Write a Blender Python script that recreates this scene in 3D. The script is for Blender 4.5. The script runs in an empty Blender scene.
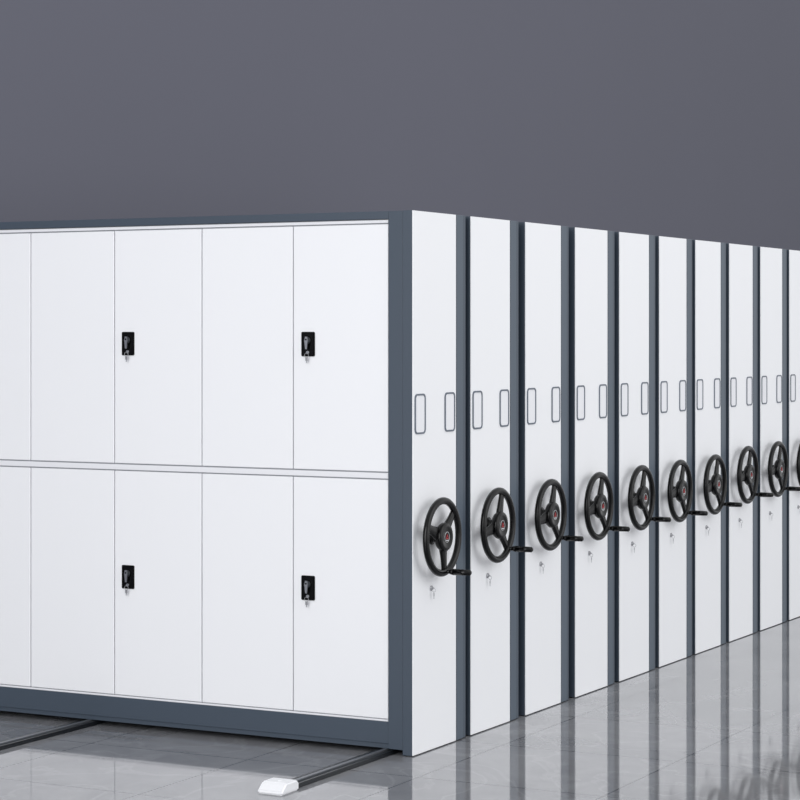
import bpy, bmesh, math
from mathutils import Matrix, Vector
S = bpy.context.scene
COL = S.collection
PI = math.pi

# ------------------------------------------------------------ materials
def srgb(r, g, b):
    f = lambda c: (c/255/12.92) if c/255 <= .04045 else ((c/255+.055)/1.055)**2.4
    return (f(r), f(g), f(b), 1)

def mat(name, rgb, rough=.5, metal=0, noise=.0, scale=30, bump=0, coat=0):
    m = bpy.data.materials.new(name); m.use_nodes = True
    nt = m.node_tree; p = nt.nodes['Principled BSDF']
    p.inputs['Roughness'].default_value = rough
    p.inputs['Metallic'].default_value = metal
    p.inputs['Coat Weight'].default_value = coat
    tc = nt.nodes.new('ShaderNodeTexCoord')
    n = nt.nodes.new('ShaderNodeTexNoise'); n.inputs['Scale'].default_value = scale
    n.inputs['Detail'].default_value = 4
    nt.links.new(tc.outputs['Object'], n.inputs['Vector'])
    r = nt.nodes.new('ShaderNodeValToRGB')
    c = srgb(*rgb)
    r.color_ramp.elements[0].color = tuple(v*(1-noise) for v in c[:3])+(1,)
    r.color_ramp.elements[1].color = tuple(min(1, v*(1+noise)) for v in c[:3])+(1,)
    r.color_ramp.elements[0].position = .3; r.color_ramp.elements[1].position = .7
    nt.links.new(n.outputs['Fac'], r.inputs['Fac'])
    nt.links.new(r.outputs['Color'], p.inputs['Base Color'])
    if bump:
        b = nt.nodes.new('ShaderNodeBump'); b.inputs['Strength'].default_value = bump
        b.inputs['Distance'].default_value = .001
        nt.links.new(n.outputs['Fac'], b.inputs['Height'])
        nt.links.new(b.outputs['Normal'], p.inputs['Normal'])
    return m

M_white = mat('white_powder_coat', (242, 243, 246), .42, 0, .004, 300, 0)
M_inner = mat('white_cabinet_steel', (234, 235, 239), .5, 0, .005, 200)
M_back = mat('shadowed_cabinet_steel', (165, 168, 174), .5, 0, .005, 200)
M_slate = mat('slate_powder_coat', (66, 77, 90), .45, 0, .02, 300, .03)
M_slate2 = mat('light_slate_powder_coat', (76, 88, 101), .42, 0, .02, 300, .03)
M_black = mat('black_plastic', (4, 4, 5), .22, 0, .05, 60, 0, 0)
M_black.node_tree.nodes['Principled BSDF'].inputs['IOR'].default_value = 1.36
M_rubber = mat('slate_rubber', (46, 54, 64), .6, 0, .05, 80)
M_steel = mat('brushed_steel', (200, 202, 206), .28, 1, .04, 120)
M_print = mat('white_enamel', (205, 205, 208), .4, 0, .01, 60)
M_key = mat('pale_nickel', (180, 181, 185), .35, .8, .02, 120)
M_rail = mat('dark_rail_steel', (30, 33, 38), .35, .3, .05, 60)
M_cap = mat('white_moulded_plastic', (236, 237, 240), .4, 0, .01, 50)
M_card = mat('white_label_card', (236, 237, 241), .5, 0, .01, 60)
M_frame = mat('dark_grey_label_plastic', (92, 101, 114), .4, 0, .02, 60)
M_red = mat('red_enamel', (165, 36, 42), .35, 0, .03, 60)
M_grey = mat('dark_grey_metal', (62, 65, 70), .35, .5, .03, 60)
M_bar = mat('mid_grey_metal', (118, 122, 128), .35, .6, .03, 60)

def floor_mat():
    m = bpy.data.materials.new('polished_grey_marble_tile'); m.use_nodes = True
    nt = m.node_tree; p = nt.nodes['Principled BSDF']; L = nt.links.new
    tc = nt.nodes.new('ShaderNodeTexCoord')
    mp = nt.nodes.new('ShaderNodeMapping'); mp.inputs['Location'].default_value = (.37, .22, 0)
    L(tc.outputs['Object'], mp.inputs['Vector'])
    br = nt.nodes.new('ShaderNodeTexBrick')
    br.offset = 0; br.inputs['Scale'].default_value = 1
    br.inputs['Brick Width'].default_value = .8; br.inputs['Row Height'].default_value = .8
    br.inputs['Mortar Size'].default_value = .004
    br.inputs['Mortar Smooth'].default_value = .2
    br.inputs['Color1'].default_value = (1, 1, 1, 1); br.inputs['Color2'].default_value = (.92, .92, .92, 1)
    br.inputs['Mortar'].default_value = (.42, .42, .43, 1)
    L(mp.outputs['Vector'], br.inputs['Vector'])
    n = nt.nodes.new('ShaderNodeTexNoise'); n.inputs['Scale'].default_value = 2.0
    n.inputs['Detail'].default_value = 8; n.inputs['Distortion'].default_value = 1.2
    n.inputs['Roughness'].default_value = .55
    L(tc.outputs['Object'], n.inputs['Vector'])
    r = nt.nodes.new('ShaderNodeValToRGB')
    r.color_ramp.elements[0].position = .3; r.color_ramp.elements[0].color = srgb(126, 127, 131)
    r.color_ramp.elements[1].position = .7; r.color_ramp.elements[1].color = srgb(148, 149, 152)
    L(n.outputs['Fac'], r.inputs['Fac'])
    n2 = nt.nodes.new('ShaderNodeTexNoise'); n2.inputs['Scale'].default_value = 1.3
    n2.inputs['Detail'].default_value = 6; n2.inputs['Distortion'].default_value = 1.8
    L(tc.outputs['Object'], n2.inputs['Vector'])
    r2 = nt.nodes.new('ShaderNodeValToRGB')
    e = r2.color_ramp.elements
    e[0].position = .475; e[0].color = (0, 0, 0, 1); e[1].position = .5; e[1].color = (.28, .28, .28, 1)
    e2 = e.new(.525); e2.color = (0, 0, 0, 1)
    L(n2.outputs['Fac'], r2.inputs['Fac'])
    mx = nt.nodes.new('ShaderNodeMixRGB'); mx.blend_type = 'MIX'
    mx.inputs['Color2'].default_value = srgb(174, 174, 177)
    L(r2.outputs['Color'], mx.inputs['Fac']); L(r.outputs['Color'], mx.inputs['Color1'])
    mm = nt.nodes.new('ShaderNodeMixRGB'); mm.blend_type = 'MULTIPLY'; mm.inputs['Fac'].default_value = 1
    L(mx.outputs['Color'], mm.inputs['Color1']); L(br.outputs['Color'], mm.inputs['Color2'])
    L(mm.outputs['Color'], p.inputs['Base Color'])
    p.inputs['Roughness'].default_value = .05
    p.inputs['IOR'].default_value = 1.85
    return m

# ------------------------------------------------------------ mesh helpers
def box(bm, x0, x1, y0, y1, z0, z1, bev=0, seg=2, mi=0):
    r = bmesh.ops.create_cube(bm, size=1)
    vs = r['verts']
    for v in vs:
        v.co = Vector((x0+(v.co.x+.5)*(x1-x0), y0+(v.co.y+.5)*(y1-y0), z0+(v.co.z+.5)*(z1-z0)))
    fs = set(f for v in vs for f in v.link_faces)
    for f in fs: f.material_index = mi
    if bev:
        es = list(set(e for v in vs for e in v.link_edges))
        bmesh.ops.bevel(bm, geom=es, offset=bev, segments=seg, affect='EDGES', profile=.5, material=mi)

def cyl(bm, p0, p1, r0, r1=None, n=24, mi=0, bev=0):
    r1 = r0 if r1 is None else r1
    p0 = Vector(p0); p1 = Vector(p1); d = p1-p0
    q = d.to_track_quat('Z', 'Y').to_matrix().to_4x4()
    r = bmesh.ops.create_cone(bm, cap_ends=True, segments=n, radius1=r0, radius2=r1, depth=d.length,
                              matrix=Matrix.Translation((p0+p1)/2) @ q)
    fs = set(f for v in r['verts'] for f in v.link_faces)
    for f in fs: f.material_index = mi; f.smooth = len(f.verts) == 4
    if bev:
        es = [e for e in set(e for v in r['verts'] for e in v.link_edges)
              if any(len(f.verts) > 4 for f in e.link_faces)]
        bmesh.ops.bevel(bm, geom=es, offset=bev, segments=2, affect='EDGES', material=mi)

def lathe_y(bm, prof, n=32, mi=0):
    """profile [(radius, y)] revolved about the Y axis"""
    rings = []
    for r, y in prof:
        rings.append([bm.verts.new((r*math.cos(2*PI*k/n), y, r*math.sin(2*PI*k/n))) for k in range(n)] if r > 1e-6
                     else [bm.verts.new((0, y, 0))])
    for a, b in zip(rings, rings[1:]):
        for k in range(n):
            if len(a) == 1: vs = (a[0], b[k], b[(k+1) % n])
            elif len(b) == 1: vs = (a[k], b[0], a[(k+1) % n])
            else: vs = (a[k], b[k], b[(k+1) % n], a[(k+1) % n])
            f = bm.faces.new(vs); f.material_index = mi; f.smooth = True

def torus(bm, R, r, axis='Y', c=(0, 0, 0), n=48, m=12, mi=0, ry=None):
    ry = ry or r
    V = []
    for i in range(n):
        a = 2*PI*i/n; ring = []
        for j in range(m):
            b = 2*PI*j/m; q = R+r*math.cos(b); h = ry*math.sin(b)
            u, v = q*math.cos(a), q*math.sin(a)
            co = {'Y': (u, h, v), 'X': (h, u, v), 'Z': (u, v, h)}[axis]
            ring.append(bm.verts.new(Vector(co)+Vector(c)))
        V.append(ring)
    for i in range(n):
        for j in range(m):
            f = bm.faces.new((V[i][j], V[(i+1) % n][j], V[(i+1) % n][(j+1) % m], V[i][(j+1) % m]))
            f.smooth = True; f.material_index = mi

def rrect(w, h, r, n=5):
    pts = []
    for cx, cy, a0 in ((w/2-r, h/2-r, 0), (-w/2+r, h/2-r, PI/2), (-w/2+r, -h/2+r, PI), (w/2-r, -h/2+r, 3*PI/2)):
        for k in range(n+1):
            a = a0+k*PI/2/n; pts.append((cx+r*math.cos(a), cy+r*math.sin(a)))
    return pts

def plate(bm, outer, inner, fn, t, mi=0):
    """extruded outline (with optional hole) ; fn(u,v,depth)->co"""
    of = [bm.verts.new(fn(u, v, t)) for u, v in outer]; ob = [bm.verts.new(fn(u, v, 0)) for u, v in outer]
    n = len(outer); F = []
    for k in range(n): F.append(bm.faces.new((ob[k], ob[(k+1) % n], of[(k+1) % n], of[k])))
    if inner:
        nf = [bm.verts.new(fn(u, v, t)) for u, v in inner]; nb = [bm.verts.new(fn(u, v, 0)) for u, v in inner]
        for k in range(n):
            j = (k+1) % n
            F.append(bm.faces.new((of[k], of[j], nf[j], nf[k])))
            F.append(bm.faces.new((nf[k], nf[j], nb[j], nb[k])))
            F.append(bm.faces.new((ob[j], ob[k], nb[k], nb[j])))
    else:
        F.append(bm.faces.new(of)); F.append(bm.faces.new(ob[::-1]))
    for f in F: f.material_index = mi

def obj(name, bm, mats, parent=None, loc=(0, 0, 0)):
    bmesh.ops.recalc_face_normals(bm, faces=bm.faces)
    me = bpy.data.meshes.new(name); bm.to_mesh(me); bm.free()
    for m in (mats if isinstance(mats, (list, tuple)) else [mats]): me.materials.append(m)
    o = bpy.data.objects.new(name, me); COL.objects.link(o)
    o.location = loc
    if parent: o.parent = parent
    return o

def empty(name, loc, label, cat, group=None):
    o = bpy.data.objects.new(name, None); COL.objects.link(o); o.location = loc
    o.empty_display_size = .1
    o['label'] = label; o['category'] = cat
    if group: o['group'] = group
    return o

def copy_tree(o, parent=None):
    c = o.copy(); COL.objects.link(c)
    if parent: c.parent = parent
    for ch in list(o.children): copy_tree(ch, c)
    return c

# ------------------------------------------------------------ setting
bm = bmesh.new(); box(bm, -14, 30, -16, 4.2, -.1, 0)
fl = obj('floor', bm, floor_mat()); fl['kind'] = 'structure'
bm = bmesh.new(); box(bm, -14, 30, 3.6, 3.8, 0, 7)
wl = obj('wall_back', bm, mat('grey_plaster', (100, 101, 113), .85, 0, .008, .8)); wl['kind'] = 'structure'

# ------------------------------------------------------------ shelving unit
H = 2.3; W = .512; LEN = 3.04; YE = 2.926
def make_unit(name, label):
    t = empty(name, (0, 0, 0), label, 'shelving unit', 'mobile shelving units standing in one row')
    bm = bmesh.new()
    box(bm, .002, W-.002, .0455, .114, .024, H-.001, .002)
    box(bm, .002, W-.002, YE, LEN, .024, H-.001, .002)
    box(bm, .002, W-.002, .114, YE, 2.265, H-.001, .002)
    obj('carcass_frame', bm, M_slate, t)
    bm = bmesh.new()
    box(bm, .006, W-.006, .114, YE, .044, .138, .003)
    box(bm, .014, W-.014, .114, YE, .024, .044, 0)
    obj('base_plinth', bm, M_slate, t)
    bm = bmesh.new()
    box(bm, .022, W-.022, .114, YE, .138, 2.265, mi=1)
    for a, b in ((1.166, 1.190), (2.249, 2.262), (.138, .146)):
        box(bm, .008, .022, .118, YE-.004, a, b, .0015)
        box(bm, W-.022, W-.008, .118, YE-.004, a, b, .0015)
    obj('cabinet_body', bm, [M_inner, M_back], t)
    bm = bmesh.new()
    box(bm, 0, W, 0, .045, .003, H, .002)
    obj('end_frame', bm, M_slate, t)
    bm = bmesh.new(); box(bm, .416, .478, -.004, 0, .004, H-.001, .002)
    obj('edge_trim', bm, M_slate2, t)
    bm = bmesh.new(); box(bm, .001, .410, -.004, 0, .004, H-.001, .0015)
    obj('end_panel', bm, M_white, t)
    bm = bmesh.new(); box(bm, W, W+.010, .004, .03, .006, H-.001, .002)
    obj('sealing_strip', bm, M_rubber, t)
    # label holders
    for cx in (.064, .345):
        bm = bmesh.new()
        fn = lambda u, v, d: (u, -d, v)
        plate(bm, rrect(.098, .170, .021, 7), rrect(.083, .156, .014, 7), fn, .004)
        lf = obj('label_frame', bm, M_frame, t, (cx, -.004, 1.441))
        bm = bmesh.new()
        plate(bm, rrect(.083, .156, .014, 7), None, fn, .0015)
        obj('label_card', bm, M_card, lf)
    # handwheel
    bm = bmesh.new()
    torus(bm, .154, .0155, n=64, m=14, ry=.014)
    for k in range(3):
        a = -PI/2+k*2*PI/3
        prev = None
        N = 6
        for i in range(N+1):
            u = i/N; r = .03+u*.122
            w = .020*(1-u)**1.2+.012+.010*u**4; y = .004-.004*(1-u); th = .007+.003*(1-u)
            c, s = math.cos(a), math.sin(a)
            ring = [bm.verts.new((r*c-q*w*s, y+h*th, r*s+q*w*c)) for q, h in
                    ((-1, -.4), (-.6, -1), (.6, -1), (1, -.4), (1, .6), (-1, .6))]
            if prev:
                for j in range(6):
                    bm.faces.new((prev[j], prev[(j+1) % 6], ring[(j+1) % 6], ring[j])).smooth = True
            else: bm.faces.new(ring)
            prev = ring
        bm.faces.new(prev[::-1])
    hw = obj('handwheel', bm, M_black, t, (.174, -.056, .925))
    bm = bmesh.new()
    lathe_y(bm, [(0, .052), (.034, .052), (.034, .046), (.024, .040), (.024, .014), (.054, .010), (.061, 0), (.061, -.016),
                 (.057, -.022), (.044, -.024), (.040, -.022), (0, -.022)])
    obj('hub', bm, M_black, hw)
    bm = bmesh.new()
    torus(bm, .022, .0010, c=(0, -.0222, 0), n=36, m=8, mi=0)
    tri = [(.014*math.cos(PI/2+k*2*PI/3), .014*math.sin(PI/2+k*2*PI/3)-.001) for k in range(3)]
    tin = [(.007*math.cos(PI/2+k*2*PI/3), .007*math.sin(PI/2+k*2*PI/3)-.001) for k in range(3)]
    plate(bm, tri, tin, lambda u, v, d: (u, -.0218-d, v), .002, 1)
    box(bm, -.012, .012, -.0236, -.0218, -.0160, -.0122, .0004, mi=0)
    obj('hub_emblem', bm, [M_print, M_red], hw)
    bm = bmesh.new()
    cyl(bm, (0, .006, -.152), (0, -.030, -.152), .009, mi=0)
    cyl(bm, (0, -.022, -.152), (0, -.040, -.152), .010, .0140)
    cyl(bm, (0, -.040, -.152), (0, -.122, -.152), .0140, .0120, bev=.004)
    obj('crank_handle', bm, [M_black, M_steel], hw)
    # lock and key under the wheel
    bm = bmesh.new()
    cyl(bm, (0, 0, 0), (0, -.006, 0), .012, .011, bev=.0015)
    cyl(bm, (0, -.006, 0), (0, -.009, 0), .006)
    lk = obj('lock', bm, M_key, t, (.168, -.004, .694))
    bm = bmesh.new()
    box(bm, -.0012, .0012, -.015, -.008, -.003, .003, .0004)
    torus(bm, .008, .0010, 'X', (0, -.014, -.009), 20, 6)
    box(bm, -.005, .005, -.015, -.0135, -.034, -.020, .0006)
    box(bm, -.002, .002, -.015, -.0135, -.046, -.034, .0004)
    obj('key', bm, M_key, lk)
    return t

u0 = make_unit('mobile_shelving_unit', 'nearest white shelving unit, its side of white locker doors facing left, dark slate frame')
units = [u0]
order = ['second', 'third', 'fourth', 'fifth', 'sixth', 'seventh', 'eighth', 'ninth', 'tenth']
xs = [.557, 1.138, 1.722, 2.290, 2.850, 3.402, 3.960, 4.514, 5.067]
for w, x in zip(order, xs):
    c = copy_tree(u0)
    if w == 'tenth':
        c['label'] = 'farthest white shelving unit, tenth in the row, cut off by right picture edge'
    elif w == 'second':
        c['label'] = 'second white shelving unit, right behind the unit with the locker doors'
    else:
        c['label'] = w + ' white shelving unit in the row, counted from the one with doors'
    c.location = (x, 0, 0)
    units.append(c)
ang = [-10, -42, -40, -40, -40, -36, -40, -38, -36, -38]
wz = [.914, .922, .927, .928, .933, .933, .935, .958, .962, .962]
for u, a, z in zip(units, ang, wz):
    for ch in u.children:
        if ch.name.startswith('handwheel'):
            ch.rotation_euler = (0, math.radians(a), 0); ch.location.z = z
            for g in ch.children:       # the emblem's triangle stays upright
                if g.name.startswith('hub_emblem'): g.rotation_euler = (0, -math.radians(a), 0)

# ------------------------------------------------------------ doors of the nearest unit
def make_door(y0, y1, z0, z1, handle_at=None, hz=0):
    bm = bmesh.new()
    box(bm, .008, .022, y0+.0022, y1-.0022, z0, z1, .003)
    d = obj('door', bm, M_white, u0)
    if handle_at is None: return d
    fn = lambda u, v, k: (.008-k, u, v)
    bm = bmesh.new()
    plate(bm, rrect(.066, .106, .006), None, fn, .005)
    plate(bm, rrect(.058, .098, .005), rrect(.050, .090, .005), fn, .0075)
    obj('door_handle', bm, M_black, d, (0, handle_at, hz))
    bm = bmesh.new()
    cyl(bm, (.003, 0, .016), (-.009, 0, .016), .015, mi=2, bev=.002)
    pts = [(-.005, .032), (.005, .032), (.008, .014), (.004, -.022), (-.004, -.022), (-.008, .014)]
    plate(bm, pts, None, lambda u, v, k: (-.009-k, u, v), .005, 1)
    cyl(bm, (-.013, 0, .020), (-.0155, 0, .020), .004, mi=0)
    cyl(bm, (.003, 0, -.036), (-.003, 0, -.036), .007, mi=1, bev=.001)
    obj('handle_lever', bm, [M_black, M_steel, M_grey], d, (0, handle_at, hz))
    bm = bmesh.new()
    box(bm, -.010, -.002, -.002, .002, -.0012, .0012, .0003)
    torus(bm, .010, .0010, 'X', (-.009, 0, -.010), 20, 6)
    box(bm, -.0100, -.0085, -.006, .006, -.034, -.020, .0005)
    box(bm, -.0100, -.0085, -.0022, .0022, -.044, -.034, .0003)
    obj('key', bm, M_key, d, (0, handle_at, hz-.038))
    return d
dw = (YE-.116)/6
for r, (z0, z1, hz) in enumerate(((.149, 1.161, .684), (1.195, 2.244, 1.735))):
    for k in range(6):
        y0 = .116+k*dw; y1 = y0+dw
        make_door(y0, y1, z0, z1, (y1-.077) if k % 2 == 0 else None, hz)

# ------------------------------------------------------------ rails
def make_rail(y, label):
    t = empty('floor_rail', (-.86, y, 0), label, 'rail', 'floor rails under the shelving units')
    L = 7.3
    bm = bmesh.new()
    box(bm, 0, L, -.036, .036, 0, .007, .001)
    box(bm, 0, L, -.036, -.024, .007, .018, .001)
    box(bm, 0, L, .024, .036, .007, .018, .001)
    obj('rail_channel', bm, M_rail, t)
    bm = bmesh.new(); box(bm, 0, L, -.009, .009, .007, .0235, .002)
    obj('running_bar', bm, M_bar, t)
    bm = bmesh.new()
    prof = [(-.080, 0), (-.080, .012), (-.045, .042), (.040, .042), (.052, .03), (.052, 0)]
    a = [bm.verts.new((x, -.056, z)) for x, z in prof]; b = [bm.verts.new((x, .056, z)) for x, z in prof]
    bm.faces.new(a); bm.faces.new(b[::-1])
    n = len(prof)
    for k in range(n): bm.faces.new((a[k], b[k], b[(k+1) % n], a[(k+1) % n]))
    bmesh.ops.bevel(bm, geom=list(bm.edges), offset=.006, segments=3, affect='EDGES')
    cyl(bm, (-.005, 0, .041), (-.005, 0, .044), .012, .011)
    obj('end_cap', bm, M_cap, t)
    return t
make_rail(.132, 'dark floor rail ending in a white plastic cap beside the front corner')
make_rail(1.66, 'dark floor rail coming out from under the middle of the door side')

# ------------------------------------------------------------ light
w = bpy.data.worlds.new('World'); S.world = w; w.use_nodes = True
w.node_tree.nodes['Background'].inputs[0].default_value = (.97, .98, 1, 1)
w.node_tree.nodes['Background'].inputs[1].default_value = .86
def area(name, loc, target, size, power):
    l = bpy.data.lights.new(name, 'AREA'); l.shape = 'SQUARE'; l.size = size; l.energy = power
    o = bpy.data.objects.new(name, l); COL.objects.link(o); o.location = loc
    o.rotation_euler = (Vector(target)-Vector(loc)).to_track_quat('-Z', 'Y').to_euler()
area('light_front', (2.5, -11, 5.5), (2.4, 0, 1.0), 11, 590)
area('light_side', (-10, 0, 3.0), (0, 1.2, .9), 6, 540)

# ------------------------------------------------------------ camera
F = 2250.0; th = math.atan(1184/F)
cam = bpy.data.cameras.new('camera'); co = bpy.data.objects.new('camera', cam); COL.objects.link(co)
Z0 = 9.46; x0 = 12/F*Z0
fw = Vector((math.cos(th), math.sin(th), 0)); rt = Vector((math.sin(th), -math.cos(th), 0))
p = -x0*rt-Z0*fw
co.location = (p.x, p.y, 1.783)
co.rotation_euler = (PI/2, 0, th-PI/2)
cam.sensor_width = 36; cam.lens = F/800*36
cam.shift_y = -(400-333)/800
cam.clip_end = 200
S.camera = co
S.view_settings.view_transform = 'Standard'
